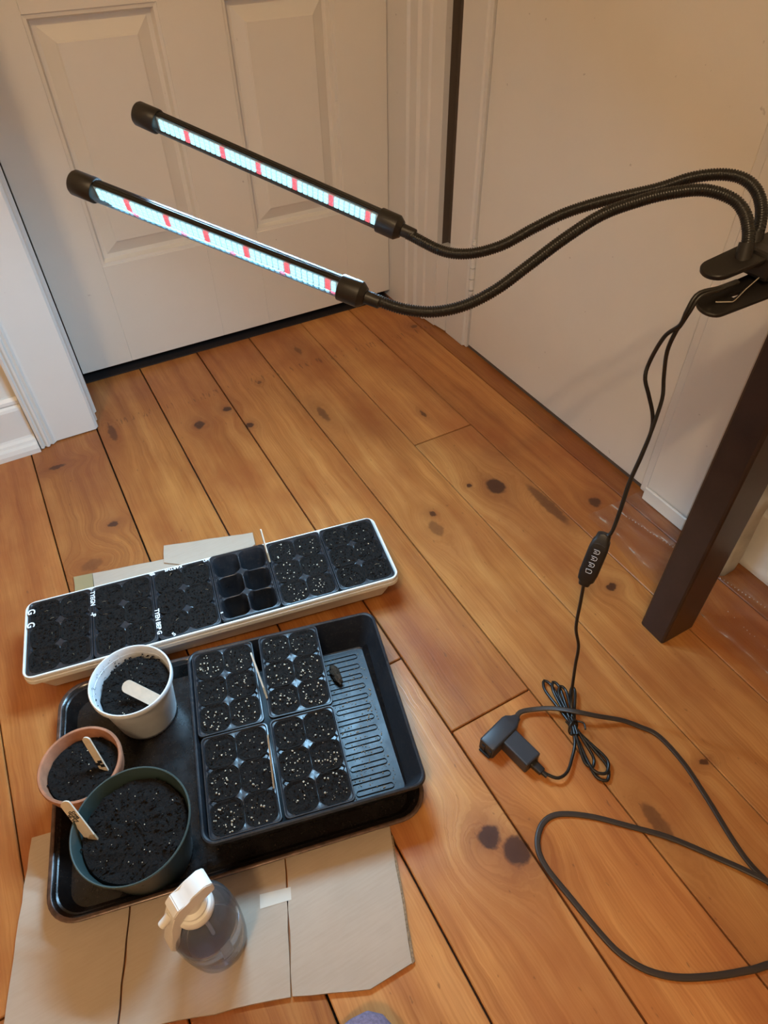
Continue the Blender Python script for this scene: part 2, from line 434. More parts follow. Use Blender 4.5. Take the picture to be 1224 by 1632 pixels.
lathe('door_knob', [(.001, 0), (.024, 0), (.024, .004), (.010, .012), (.010, .03), (.026, .042), (.028, .055), (.018, .066), (.002, .068)], M['chrome'], d1, 24).matrix_local = Matrix.Translation((.075, dY, .95)) @ Matrix.Rotation(R(90), 4, 'X')

# ---- right side of the back doorway: jamb, stop, plinth block and the dark slit in the corner
t2 = struct(empty('trim_2'), 'cream door jamb and plinth in the corner beside the panelled door')
extrude_profile_z('door_jamb', [(.809, 1.478), (.809, 1.416), (.806, 1.413), (.806, 1.366), (.812, 1.362), (.812, 1.335), (.819, 1.331), (.821, 1.306), (.826, 1.303), (.829, 1.262), (.90, 1.262), (.90, 1.478)], .001, 2.1, M['trim'], t2, .006)
extrude_profile_z('plinth_block', [(.8305, 1.2615), (.836, 1.222), (.90, 1.222), (.90, 1.2615)], .001, .205, M['trim'], t2, .004)
box('dark_slit_backing', (.858, 1.2215, .2055), (.90, 1.2615, 2.1), M['slit'], t2)
for nm, y in (('slit_side', 1.2216), ('slit_side', 1.2606)): box(nm, (.842, y, .2055), (.858, y+.0008, 2.1), M['slit'], t2)
# ---- right-hand flush door with its casing
t3 = struct(empty('trim_3'), 'cream casing on the hinge side of the flush door')
extrude_profile_z('casing_board', [(.838, 1.2215), (.838, 1.150), (.842, 1.147), (.842, 1.137), (.90, 1.137), (.90, 1.2215)], .001, 2.1, M['trim'], t3, .004)
d2 = struct(empty('door_2'), 'plain cream flush door on the right with painted hinge')
box('door_slab', (RX, .568, .008), (RX+.035, 1.1345, 2.05), M['paint'], d2, .0012)
hx, hy = RX-.004, 1.1365
for (z0, z1, r) in ((.135, .138, .003), (.138, .145, .0055), (.148, .172, .0062), (.1735, .197, .0062), (.1985, .222, .0062), (.2235, .247, .0062), (.249, .254, .0055), (.254, .258, .003)):
    bm = bmesh.new(); add_loft(bm, [circle(r, 14, z0, hx, hy), circle(r, 14, z1, hx, hy)]); from_bm('hinge_knuckle', bm, M['trim'], d2, auto=40)
t4 = struct(empty('trim_4'), 'cream casing on the latch side of the flush door')
box('door_stop', (.842, .5485, .001), (.90, .5665, 2.1), M['trim'], t4, .002)
box('casing_board', (.832, .452, .001), (.90, .548, 2.1), M['trim'], t4, .003)
box('casing_plinth', (.826, .450, .001), (.8315, .546, .030), M['trim'], t4, .002)
box('threshold_strip', (RX+.002, .55, -.001), (RX+.04, 1.15, .006), M['slit'], t3)
wr = struct(box('wall_right', (.868, -2.2, 0), (.90, .4515, 2.5), M['paint']), 'cream wall behind the dark table')
box('wall_over_door', (.868, .4515, 2.1005), (.90, 1.272, 2.5), M['paint'], wr)
struct(box('baseboard_right', (.852, -2.2, .0005), (.8675, .449, .115), M['trim'], None, .003), 'white baseboard along the right wall')
# ---- rest of the room (behind and beside the photographer)
struct(box('wall_left', (-2.22, -2.2, 0), (-2.2, 1.292, 2.5), M['paint']), 'cream painted wall far to the left')
struct(box('wall_front', (-2.22, -2.22, 0), (.90, -2.2, 2.5), M['paint']), 'cream painted wall behind the viewer')
struct(box('ceiling', (-2.22, -2.22, 2.5), (.90, 1.292, 2.52), M['paint']), 'plain cream ceiling')

# ---- ceiling lamp with two warm bulbs
LX, LY = -.75, -.55
cl = thing('ceiling_lamp', 'white ceiling lamp with two warm bulbs', 'lamp', (LX, LY, 2.5))
lathe('lamp_canopy', [(.001, -.034), (.10, -.032), (.115, -.02), (.12, -.001), (.001, -.0005)], M['bulb'], cl)
for sx in (-.06, .06):
    lathe('lamp_socket', [(.014, -.07), (.018, -.068), (.018, -.034)], M['bulb'], cl, 20).location = (sx, 0, 0)
    la = bpy.data.lights.new('warm_bulb', 'POINT'); la.energy = BULB_POWER; la.color = WARM; la.shadow_soft_size = .042
    lo = bpy.data.objects.new('warm_bulb', la); COL.objects.link(lo); lo.parent = cl; lo.location = (sx, 0, -.115)

# ============================================================ TABLE
tb = thing('side_table', 'dark espresso wooden table leg and top at the right edge', 'table', (.735, -.03, 0))
box('leg', (-.110, .327, 0), (-.045, .372, .548), M['table'], tb, .004, 2)
box('leg', (-.110, -.37, 0), (-.045, -.325, .548), M['table'], tb, .004, 2)
box('table_top', (-.104, -.40, .5485), (.112, .400, .573), M['table'], tb, .003, 2)
box('apron', (-.095, -.324, .47), (-.075, .326, .548), M['table'], tb, .001)
box('apron', (.078, -.324, .47), (.098, .326, .548), M['table'], tb, .001)

# ============================================================ CARDBOARD
def card_sheet(parent, name, pts, z, th=.004, m=None):
    bm = bmesh.new()
    n = len(pts); P = []
    for i in range(n):      # slightly worn edges
        a, b = Vector(pts[i]), Vector(pts[(i+1) % n]); k = max(1, int((b-a).length/.018))
        for q in range(k):
            p = a.lerp(b, q/k); j = .0009 if q else 0
            P.append((p.x+random.uniform(-j, j), p.y+random.uniform(-j, j)))
    add_loft(bm, [[(x, y, z) for x, y in P], [(x, y, z+th) for x, y in P]])
    o = from_bm(name, bm, m or M['card'], parent); return o
c1 = thing('flattened_cardboard_box', 'flattened brown cardboard box under the black baking sheet and spray bottle', 'cardboard')
card_sheet(c1, 'centre_panel', [(-.0305, .1705), (.012, .283), (.05, .40), (-.12, .44), (-.159, .325), (-.195, .228)], .0005)
card_sheet(c1, 'right_panel', [(-.0285, .170), (.045, .136), (.095, .1345), (.141, .262), (.175, .36), (.052, .399), (.014, .283)], .0008)
card_sheet(c1, 'left_panel', [(-.197, .229), (-.161, .325), (-.122, .44), (-.242, .47), (-.305, .262)], .0005)
card_sheet(c1, 'tape_strip', [(-.028, .262), (.0065, .2535), (.011, .266), (-.023, .276)], .0046, .0003, M['tapeclear'])
card_sheet(c1, 'worn_edge', [(.0945, .1335), (.0985, .1345), (.142, .258), (.138, .2585)], .0006, .0028, M['cardedge'])
c2 = thing('cardboard_flap_sheet', 'brown cardboard with tape, sticking out behind the long white tray', 'cardboard')
card_sheet(c2, 'lower_panel', [(-.088, .861), (.027, .832), (.15, .80), (.22, .72), (.10, .70), (-.10, .77)], .0006)
card_sheet(c2, 'upper_flap', [(.0325, .8600), (.1760, .8130), (.170, .785), (.10, .76), (.022, .822)], .0048, .003)
card_sheet(c2, 'tape_strip', [(-.117, .869), (-.0885, .862), (-.10, .77), (-.13, .78)], .0006, .0036, M['tape'])

# ============================================================ BAKING SHEET
bs = thing('baking_sheet', 'dark rimmed baking sheet holding the pots and the square tray', 'baking sheet', (.0105, .449, .0052), R(-12.8))
BW, BH = .440, .308
def tray_rings(w, h, prof, n=8):
    return [rrect(w-2*i, h-2*i, r, n, 0, 0, z) for (i, z, r) in prof]
bm = bmesh.new()
add_loft(bm, tray_rings(BW, BH, [(.024, .0022, .018), (.018, .0035, .024), (.008, .021, .030), (.004, .0232, .033), (.004, .0222, .033), (.010, .0195, .030), (.0205, .0008, .022), (.026, 0, .018)]), True, True)
from_bm('pan_body', bm, M['pan'], bs, auto=35)
bm = bmesh.new()
add_loft(bm, tray_rings(BW, BH, [(.0045, .0233, .033), (.0018, .0245, .035), (-.0002, .0232, .036), (0, .0212, .036), (.0045, .0208, .033)]), False, False)
from_bm('rolled_rim', bm, M['panrim'], bs, auto=60)
PZ = .0052+.0023  # top of the pan floor

# ============================================================ CELL PACKS
PW, PL, PH = .0835, .127, .052
def cell_centres(): return [((i-.5)*.0385, (j-1)*.0405) for j in range(3) for i in range(2)]
CW, CL_ = .0365, .0385
def pack_frame_mesh():
    bm = bmesh.new(); z = PH; n = 6
    # outer rolled lip
    add_loft(bm, [rrect(PW-.006, PL-.006, .006, n, 0, 0, z-.0012), rrect(PW-.0035, PL-.0035, .006, n, 0, 0, z+.0006), rrect(PW-.001, PL-.001, .006, n, 0, 0, z+.0004), rrect(PW, PL, .006, n, 0, 0, z-.003),
                  rrect(PW-.0014, PL-.0014, .006, n, 0, 0, z-.003)], False, False)
    # deck between lip and cells, one region per cell, and the cell wells
    xs = [-(PW-.006)/2, 0, (PW-.006)/2]; ys = [-(PL-.006)/2, -.02025, .02025, (PL-.006)/2]
    N = 32
    for j in range(3):
        for i in range(2):
            cx, cy = (i-.5)*.0385, (j-1)*.0405
            x0, x1, y0, y1 = xs[i], xs[i+1], ys[j], ys[j+1]
            hole, outer, gs = [], [], []
            for p in rrect(CW, CL_, .0105, 7, cx, cy, z-.0022):
                dx, dy = p[0]-cx, p[1]-cy
                tx = ((x1-cx) if dx > 0 else (cx-x0))/abs(dx) if abs(dx) > 1e-9 else 1e9
                ty = ((y1-cy) if dy > 0 else (cy-y0))/abs(dy) if abs(dy) > 1e-9 else 1e9
                t = min(tx, ty); ox, oy = cx+dx*t, cy+dy*t
                sc = min(math.hypot(ox-qx, oy-qy) for qx in (0,) for qy in ys); g = max(0, min(1, (.0115-sc)/.005))
                side = abs(ox-xs[0 if i == 0 else 2]) < 1e-6 or abs(oy-ys[0]) < 1e-6 or abs(oy-ys[3]) < 1e-6
                g = 1 if side else g
                outer.append((ox, oy, z-.0038+.0028*g)); hole.append((p[0], p[1], z-.0045+.0023*g)); gs.append(g)
            # corners of the region pulled in exactly
            for (qx, qy) in ((x0, y0), (x1, y0), (x1, y1), (x0, y1)):
                k = min(range(len(outer)), key=lambda q: (outer[q][0]-qx)**2+(outer[q][1]-qy)**2); outer[k] = (qx, qy, z-.0010)
            lip = [(cx+(p[0]-cx)*1.045, cy+(p[1]-cy)*1.045, z-.0038+.0030*g) for p, g in zip(hole, gs)]
            w1 = [(cx*.97+(p[0]-cx)*.88, cy*.95+(p[1]-cy)*.88, z-.025) for p in hole]
            w2 = [(cx*.92+(p[0]-cx)*.66, cy*.82+(p[1]-cy)*.64, .001) for p in hole]
            add_loft(bm, [outer, lip, hole, w1, w2], False, True)
    bmesh.ops.remove_doubles(bm, verts=bm.verts, dist=1e-5)
    bmesh.ops.recalc_face_normals(bm, faces=bm.faces)
    me = bpy.data.meshes.new('pack_frame'); bm.to_mesh(me); bm.free()
    for p in me.polygons: p.use_smooth = True
    me.set_sharp_from_angle(angle=R(35)); me.materials.append(M['pack'])
    return me
FRAME = pack_frame_mesh()
def lump(bm, c, s, stretch=None):
    q = [Vector((random.uniform(.6, 1), 0, 0)), Vector((-random.uniform(.6, 1), 0, 0)), Vector((0, random.uniform(.6, 1), 0)), Vector((0, -random.uniform(.6, 1), 0)), Vector((0, 0, random.uniform(.6, 1))), Vector((0, 0, -.6))]
    m = Matrix.Rotation(random.uniform(0, 6.28), 3, Vector((random.gauss(0, 1), random.gauss(0, 1), random.gauss(0, 1))).normalized())
    vs = []
    for v in q:
        if stretch: v = Vector((v.x*stretch, v.y, v.z))
        vs.append(bm.verts.new(Vector(c)+(m @ v)*s))
    for (a, b, d) in ((0, 2, 4), (2, 1, 4), (1, 3, 4), (3, 0, 4), (2, 0, 5), (1, 2, 5), (3, 1, 5), (0, 3, 5)): bm.faces.new((vs[a], vs[b], vs[d]))
def soil_height(x, y, s, amp): return amp*noise.fractal(Vector((x*170+s*3.1, y*170, s)), .8, 2.1, 3)
def soil_plug_mesh(seed, over=1.055, dep=-.0032, amp=.0020, crumbs=30):
    random.seed(seed); bm = bmesh.new(); rings = []
    base = rrect(CW*over, CL_*over, .0125, 6)
    for k, f in enumerate((1, .988, .93, .80, .62, .42, .22, .06)):
        rings.append([(p[0]*f, p[1]*f, dep-(.004 if k == 0 else 0)+soil_height(p[0]*f, p[1]*f, seed, amp)+(.0012 if 0 < k < 3 else -.0003*k)) for p in base])
    add_loft(bm, rings, False, True)
    for _ in range(crumbs):
        x, y = random.uniform(-.46, .46)*CW, random.uniform(-.46, .46)*CL_
        lump(bm, (x, y, dep+soil_height(x, y, seed, amp)+.0006), random.uniform(.0008, .0019))
    bmesh.ops.recalc_face_normals(bm, faces=bm.faces)
    me = bpy.data.meshes.new('soil_plug'); bm.to_mesh(me); bm.free(); me.materials.append(M['soil'])
    return me
PLUGS = [soil_plug_mesh(11+i) for i in range(6)]
PLUGS_FULL = [soil_plug_mesh(31+i, 1.07, -.0016, .0020, 55) for i in range(6)]
def make_pack(loc, rz, label, group, soil, perl, seed, tilt=0):
    t = thing('seedling_cell_pack', label, 'cell pack', loc, rz, group)
    if tilt: t.rotation_euler = (0, tilt, rz)
    link('pack_frame', FRAME, None, t)
    if not soil: return t
    random.seed(seed*101); bp = bmesh.new(); bf = bmesh.new(); np_ = 0
    for (cx, cy) in cell_centres():
        src = random.choice(PLUGS_FULL if soil == 'full' else PLUGS)
        o = link('soil_plug', src, None, t); o.location = (cx, cy, PH); o.rotation_euler = (0, 0, random.choice((0, math.pi)))
        top = PH+(-.0014 if soil == 'full' else -.0028)
        for _ in range(int(perl*random.uniform(.5, 1.5))):
            a = random.uniform(0, 6.28); rr = math.sqrt(random.random())*.46
            lump(bp, (cx+math.cos(a)*rr*CW, cy+math.sin(a)*rr*CL_, top+.0006), random.choice((.0005, .0006, .0008, .0011, .0014, .0018)))
        if soil == 'full':
            for _ in range(random.choice((0, 1, 1, 2))):
                a = random.uniform(0, 6.28); p = Vector((cx+random.uniform(-.015, .015), cy+random.uniform(-.015, .015), top+.001)); l = random.uniform(.003, .007)
                add_tube(bf, [p, p+Vector((math.cos(a)*l*.5, math.sin(a)*l*.5, .0012)), p+Vector((math.cos(a)*l, math.sin(a)*l, 0))], .00022, 3)
    if perl: stuff(from_bm('perlite', bp, M['perlite'], t))
    else: bp.free()
    if soil == 'full': stuff(from_bm('root_fibres', bf, M['fibre'], t))
    else: bf.free()
    return t

# ---- long white tray with six packs
WR = R(-10.2); WC = Vector((.0725, .6745, .0088))
wt = thing('long_white_tray', 'long white plastic tray holding a row of six cell packs', 'tray', WC, WR)
WW, WH, WZ = .540, .137, .056
bm = bmesh.new()
add_loft(bm, tray_rings(WW, WH, [(.0195, .0012, .008), (.0048, .045, .012), (.0036, WZ-.001, .012), (.0028, WZ, .013), (.0008, WZ, .014), (0, WZ-.0012, .015), (.0002, WZ-.0060, .015), (.0024, WZ-.0072, .014), (-.0006, WZ-.0082, .0155), (-.0008, WZ-.0145, .0155),
                                 (.0012, WZ-.0150, .014), (.0034, WZ-.0120, .012), (.0052, .040, .011), (.0185, 0, .008)]), True, True)
from_bm('tray_body', bm, M['whitetray'], wt, auto=40)
def wloc(u, v, z): return WC+Matrix.Rotation(WR, 3, 'Z') @ Vector((u, v, z))
G1 = 'cell packs in the long white tray'
specs = [(-.2205, 'full', 0, 'soil-filled cell pack at the far left end of the white tray'), (-.1323, 'full', 0, 'soil-filled cell pack, second from the left in the white tray'),
         (-.0441, 'full', 0, 'soil-filled cell pack just left of the empty one in the white tray'), (.0441, None, 0, 'empty black cell pack in the long white tray'),
         (.1322, 'in', 13, 'cell pack speckled with perlite just right of the empty one'), (.2205, 'full', 7, 'soil-filled cell pack at the far right end of the white tray')]
packs = []
for k, (u, s, p, lab) in enumerate(specs):
    packs.append(make_pack(wloc(u, (.0012 if k == 3 else 0), .0048 if k != 3 else .0062), WR, lab, G1, s, p, k+1))
    packs[-1].scale = (1.052, 1.028, 1)
# handwriting in white marker on the pack rims
def rim_text(p, s, u, v, size, ang): text_mesh('handwriting', s, size, M['chalk'], p, (u, v, PH+.0009), (0, 0, R(ang)))
rim_text(packs[0], 'G', -.0382, .046, .0135, -90); rim_text(packs[0], 'G', -.0382, .022, .0135, -90)
rim_text(packs[1], 'TYEGN', -.0405, .042, .0085, -90); rim_text(packs[1], '-P', -.0405, .012, .0095, -90)
rim_text(packs[2], 'TYEN BEP G', -.0405, -.031, .0085, -90); rim_text(packs[2], 'SP', -.0405, .059, .0072, -40)
rim_text(packs[2], 'KARTHS', -.010, .0608, .0068, 180); rim_text(packs[2], '5', -.022, -.0602, .0085, 30); rim_text(packs[2], 'UP', .037, .060, .006, 0)
rim_text(packs[3], 'II', -.0395, -.048, .005, -80)

# ---- square black tray with four packs and ribbed floor
TR_ = R(-13.6); TC = Vector((.0990, .4275, PZ+.0006))
tt = thing('square_black_tray', 'square black ribbed tray on the right of the baking sheet', 'tray', TC, TR_)
TW, TH_, TZ = .266, .264, .0585
bm = bmesh.new()
add_loft(bm, tray_rings(TW, TH_, [(.0215, .0016, .010), (.0195, .0030, .012), (.0055, TZ-.003, .014), (.0045, TZ-.0006, .0145), (.0028, TZ+.0004, .015), (.0012, TZ, .016), (0, TZ-.004, .017), (.0018, TZ-.0045, .016), (.0040, TZ-.003, .014), (.0178, .0012, .012), (.021, 0, .011)]), True, True)
from_bm('tray_body', bm, M['tray'], tt, auto=35)
def stadium(l, w, h):
    bm = bmesh.new(); t = .0011
    def st(L, Wd, z): return rrect(L, Wd, Wd/2, 6, 0, 0, z)
    add_loft(bm, [st(l, w, 0), st(l-.0008, w-.0008, h), st(l-2*t, w-2*t, h), st(l-2*t-.0008, w-2*t-.0008, 0)], False, False)
    bmesh.ops.recalc_face_normals(bm, faces=bm.faces)
    me = bpy.data.meshes.new('rib'); bm.to_mesh(me); bm.free(); me.materials.append(M['tray']); return me
RIB, RIBS, RIBT = stadium(.058, .0085, .0020), stadium(.050, .0085, .0020), stadium(.011, .0085, .0020)
for k in range(13):
    v = -.098+k*.01635
    if k in (0, 2, 4, 7, 11):
        o = link('rib', RIBS, None, tt); o.location = (.0745, v, .0016); o = link('rib', RIBT, None, tt); o.location = (.0405, v, .0016)
    else:
        o = link('rib', RIB, None, tt); o.location = (.0705, v, .0016)
def tloc(u, v, z): return TC+Matrix.Rotation(TR_, 3, 'Z') @ Vector((u, v, z))
G2 = 'cell packs in the square black tray'
for k, (u, v, rz, lab) in enumerate([(-.0845, .0640, 0, 'perlite-speckled cell pack at the back left of the square tray'), (.0060, .0650, -.02, 'perlite-speckled cell pack at the back of the square tray beside the empty space'),
                                 (-.0820, -.0640, 0, 'perlite-speckled cell pack at the front left of the square tray'), (.0040, -.0635, 0, 'perlite-speckled cell pack at the front of the square tray beside the ribs')]):
    make_pack(tloc(u, v, .0062), TR_+rz, lab, G2, 'in', 24, 20+k)
# dirt clod and crumbs lying on the tray floor
random.seed(5)
bm = bmesh.new(); bmesh.ops.create_icosphere(bm, subdivisions=3, radius=1)
for v in bm.verts:
    n = noise.fractal(v.co*2.2, 1, 2, 3); v.co = Vector((v.co.x*.0062, v.co.y*.0165, v.co.z*.0065))*(1+.28*n)
cl_ = from_bm('soil_clod', bm, simple('dry_soil_clod', (.045, .030, .02), .95, .1, nscale=300, namt=.5, bscale=500, bstr=.8, bdist=.002))
cl_.location = tloc(.062, .072, .0102); cl_.rotation_euler = (0, 0, TR_+R(14)); tag(cl_, 'dark elongated soil clod lying on the ribbed tray floor', 'soil clod')
bm = bmesh.new()
for _ in range(520):
    u = random.uniform(.040, .104); v = random.uniform(-.104, .104)
    lump(bm, (u, v, .0026), random.choice((.0004, .0006, .0008, .0013)))
stuff(tag(from_bm('soil_crumbs', bm, M['stickdirty']), 'scattered soil crumbs on the ribbed tray floor', 'soil crumbs')).matrix_world = Matrix.Translation(TC) @ Matrix.Rotation(TR_, 4, 'Z')
random.seed(6); bm = bmesh.new()
for _ in range(90):
    u = random.uniform(-.19, .19); v = random.uniform(-.125, .125)
    lump(bm, (u, v, .0026), random.choice((.0004, .0005, .0008)))
stuff(tag(from_bm('dirt_specks', bm, M['stickdirty']), 'tiny dirt specks strewn over the dark baking sheet', 'dirt')).matrix_world = Matrix.Translation((.0105, .449, .0052)) @ Matrix.Rotation(R(-12.8), 4, 'Z')

# ============================================================ POTS
def soil_disc(r, z, seed, tiltx=0, tilty=0, amp=.004, crumbs=160, ragged=0):
    random.seed(seed); bm = bmesh.new(); n = 44; rings = []
    def hgt(x, y): return z+tiltx*x+tilty*y+amp*noise.fractal(Vector((x*60, y*60, seed)), .9, 2.1, 4)
    for k, f in enumerate((1.0, .96, .88, .76, .62, .46, .30, .14, .03)):
        ring = []
        for q in range(n):
            a = 2*math.pi*q/n; rr = r*f*(1-(ragged*random.random() if k < 2 else 0)); x, y = rr*math.cos(a), rr*math.sin(a)
            ring.append((x, y, hgt(x, y)-(.006 if k == 0 else 0)))
        rings.append(ring)
    add_loft(bm, rings, False, True)
    for _ in range(crumbs):
        a = random.uniform(0, 6.28); rr = r*math.sqrt(random.random())*.98; x, y = rr*math.cos(a), rr*math.sin(a)
        lump(bm, (x, y, hgt(x, y)+.0005), random.uniform(.0008, .0026), random.choice((None, None, 2.2)))
    return bm
def perlite_on(r, z, n, seed, tiltx=0, tilty=0):
    random.seed(seed); bm = bmesh.new()
    for _ in range(n):
        a = random.uniform(0, 6.28); rr = r*math.sqrt(random.random())*.9; x, y = rr*math.cos(a), rr*math.sin(a)
        lump(bm, (x, y, z+tiltx*x+tilty*y+.0018), random.choice((.0006, .0008, .0011)))
    return bm
# white pot
wp = thing('white_plant_pot', 'white plastic plant pot with soil and a plain wooden marker', 'plant pot', (-.0740, .5615, PZ+.0004))
lathe('pot_body', [(.0375, 0), (.0385, .001), (.0400, .012), (.0398, .0125), (.0480, .078), (.0520, .0800), (.0527, .0815), (.0527, .0880), (.0518, .0893), (.0505, .0893), (.0497, .0880), (.0480, .076), (.0395, .006), (.001, .005)], M['whitepot'], wp, 56)
from_bm('soil', soil_disc(.0464, .069, 3, .10, .06, .005, 420, .06), M['potsoil'], wp)
stuff(from_bm('perlite', perlite_on(.044, .069, 26, 4, .10, .06), M['perlite'], wp))
random.seed(9); bm = bmesh.new()
for _ in range(46):   # soil stuck to the bare inner wall
    a = random.uniform(R(95), R(240)); z = random.uniform(.074, .086); r_ = .0470+(z-.076)*.11
    lump(bm, (r_*math.cos(a), r_*math.sin(a), z), random.choice((.0005, .0007, .0010)))
stuff(from_bm('soil_smears', bm, M['potsoil'], wp))
# terracotta pot
tp = thing('terracotta_pot', 'small terracotta pot with soil at the left edge of the baking sheet', 'plant pot', (-.1565, .4870, PZ+.0004))
lathe('pot_body', [(.0295, 0), (.0310, .0015), (.0425, .052), (.0455, .0525), (.0486, .070), (.0486, .0735), (.0475, .0750), (.0450, .0750), (.0438, .0735), (.0415, .050), (.029, .006), (.001, .006)], M['terra'], tp, 56)
from_bm('soil', soil_disc(.0422, .060, 8, 0, 0, .003, 160), M['potsoil'], tp)
stuff(from_bm('perlite', perlite_on(.038, .060, 12, 4), M['perlite'], tp))
# green pot
gp = thing('green_plant_pot', 'large dark green plant pot full of soil with a labelled marker', 'plant pot', (-.1168, .3765, PZ+.0004))
lathe('pot_body', [(.0440, 0), (.0455, .0015), (.0600, .088), (.0618, .0900), (.0636, .0950), (.0638, .0970), (.0630, .0978), (.0618, .0975), (.0605, .094), (.0590, .084), (.0445, .006), (.001, .006)], M['greenpot'], gp, 64)
from_bm('soil', soil_disc(.0574, .081, 12, .02, .02, .0045, 380), M['potsoil'], gp)
stuff(from_bm('perlite', perlite_on(.054, .0815, 30, 14, .02, .02), M['perlite'], gp))
random.seed(3); bm = bmesh.new(); p = Vector((.004, .008, .0855)); add_tube(bm, [p, p+Vector((.004, -.008, .001)), p+Vector((.006, -.018, 0))], .0009, 5); from_bm('twig', bm, M['potsoil'], gp)

# ---- wooden plant markers
def marker(label, tip, foot, width, m, facing, dirty=None, th=.0018):
    """Flat stick from the foot in the soil to the rounded tip; 'facing' is the broad side's normal."""
    a, b = Vector(foot), Vector(tip); ax = (b-a); L = ax.length; ax.normalize()
    n = Vector(facing); n = (n-ax*n.dot(ax)).normalized(); w = ax.cross(n)
    t = thing('plant_marker', label, 'plant marker', a, 0, 'wooden plant markers')
    mw = Matrix((w, ax, n)).transposed().to_4x4(); mw.translation = a; t.matrix_world = mw
    bm = bmesh.new(); r = width/2
    pts = [(-r, 0)]+[(r, 0)]+[(r*math.cos(R(q)), L-r*.8+r*.8*math.sin(R(q))) for q in range(0, 181, 20)]
    add_loft(bm, [[(x, y, -th/2) for x, y in pts], [(x, y, th/2) for x, y in pts]]); from_bm('stick', bm, m, t)
    if dirty:
        d = dirty*L; bm = bmesh.new()
        pts = [(-r-.0002, 0), (r+.0002, 0), (r+.0002, d*.8), (r*.3, d), (-r*.4, d*.72), (-r-.0002, d*.95)]
        add_loft(bm, [[(x, y, -th/2-.0002) for x, y in pts], [(x, y, th/2+.0002) for x, y in pts]]); from_bm('soil_stain', bm, M['stickdirty'], t)
    return t, L
marker('plain wooden marker lying across the soil of the white pot', (-.0835, .5575, .0985), (-.0515, .5225, .0790), .0165, M['stick'], (-.25, -.5, .85))
t_, L_ = marker('plain wooden marker with dark smudge in the terracotta pot', (-.1385, .4985, .1120), (-.1345, .4730, .0650), .0105, M['stick'], (-.6, -.55, .6))
for (x, y) in ((.002, .010), (-.003, .013), (.001, .016)): box('soil_smudge', (x-.003, y-.0022, .0009), (x+.003, y+.002, .0012), M['ink'], t_)
t_, L_ = marker('wooden marker with black handwriting leaning out of the green pot', (-.1715, .4250, .1260), (-.1600, .3880, .0840), .0125, M['stick'], (-.55, -.45, .7), .17)
for k, s in enumerate(('Cmss', 'Gnddhy', 'Jth hs')):
    text_mesh('handwriting', s, .0048, M['ink'], t_, (.0033-.0036*k, L_*.66-.001*k, .0011), (0, 0, R(-82)))
marker('thin wooden marker standing between the two back packs of the square tray', tloc(-.0440, .080, .098), tloc(-.0350, .0330, .058), .0085, M['stick'], (1, -.15, .1), .25)
marker('thin wooden marker standing between the two front packs of the square tray', tloc(-.0395, -.0390, .097), tloc(-.0445, -.0860, .058), .0085, M['stickdirty'], (1, -.1, .15))
marker('thin wooden marker standing beside the empty pack in the white tray', wloc(.0868, .0600, .098), wloc(.0885, .0250, .058), .0060, M['stick'], (1, .1, .05), .3)

# ============================================================ SPRAY BOTTLE
sb = thing('spray_bottle', 'clear bluish spray bottle with white trigger head on the cardboard', 'spray bottle', (-.0790, .2565, .0048))
lathe('bottle_body', [(.001, .004), (.024, .0015), (.0295, 0), (.0318, .004), (.0332, .020), (.0345, .045), (.0348, .064), (.0345, .080), (.0335, .092), (.0300, .103), (.0245, .1105), (.0190, .1145), (.0152, .1165), (.0145, .130)], M['bottle'], sb, 56, True, True)
lathe('water', [(.001, .005), (.0285, .005), (.0308, .020), (.0328, .045), (.0328, .078), (.001, .078)], M['water'], sb, 48, True, True)
lathe('neck_collar', [(.0165, .120), (.0185, .1205), (.0195, .124), (.0195, .130), (.0175, .1325), (.0150, .1330), (.0148, .1365), (.0105, .138), (.0095, .147)], M['spray'], sb, 36)
tube('dip_tube', [(0, 0, .010), (.001, 0, .06), (0, 0, .13)], .0022, simple('milky_tube', (.6, .62, .65), .4), sb, 8, .02)
fwd = Vector((-.97, -.20, 0)).normalized(); sd = Vector((-fwd.y, fwd.x, 0))
def hx_(prof, w0, w1, name, m):
    """Sprayer piece from a side outline (along, height), extruded sideways."""
    bm = bmesh.new(); A = [fwd*a+Vector((0, 0, h))-sd*w0 for a, h in prof]; B = [fwd*a+Vector((0, 0, h))+sd*w1 for a, h in prof]
    add_loft(bm, [A, B]); es = [e for e in bm.edges]; bmesh.ops.bevel(bm, geom=es, offset=.0009, segments=2, affect='EDGES')
    return from_bm(name, bm, m, sb, auto=50)
hx_([(-.024, .150), (-.024, .165), (-.018, .170), (-.004, .168), (.003, .163), (.011, .164), (.018, .157), (.017, .147), (.010, .143), (-.008, .145)], .0092, .0092, 'sprayer_head', M['spray'])
hx_([(.0080, .1440), (.0185, .1520), (.0250, .134), (.0290, .116), (.0370, .092), (.0345, .082), (.0270, .092), (.0220, .112), (.0160, .128)], .0080, .0080, 'trigger', M['spray'])
tube('nozzle', [fwd*.019+Vector((0, .001, .1450)), fwd*.0300+Vector((0, .001, .1380))], .0042, M['spray'], sb, 16, None)

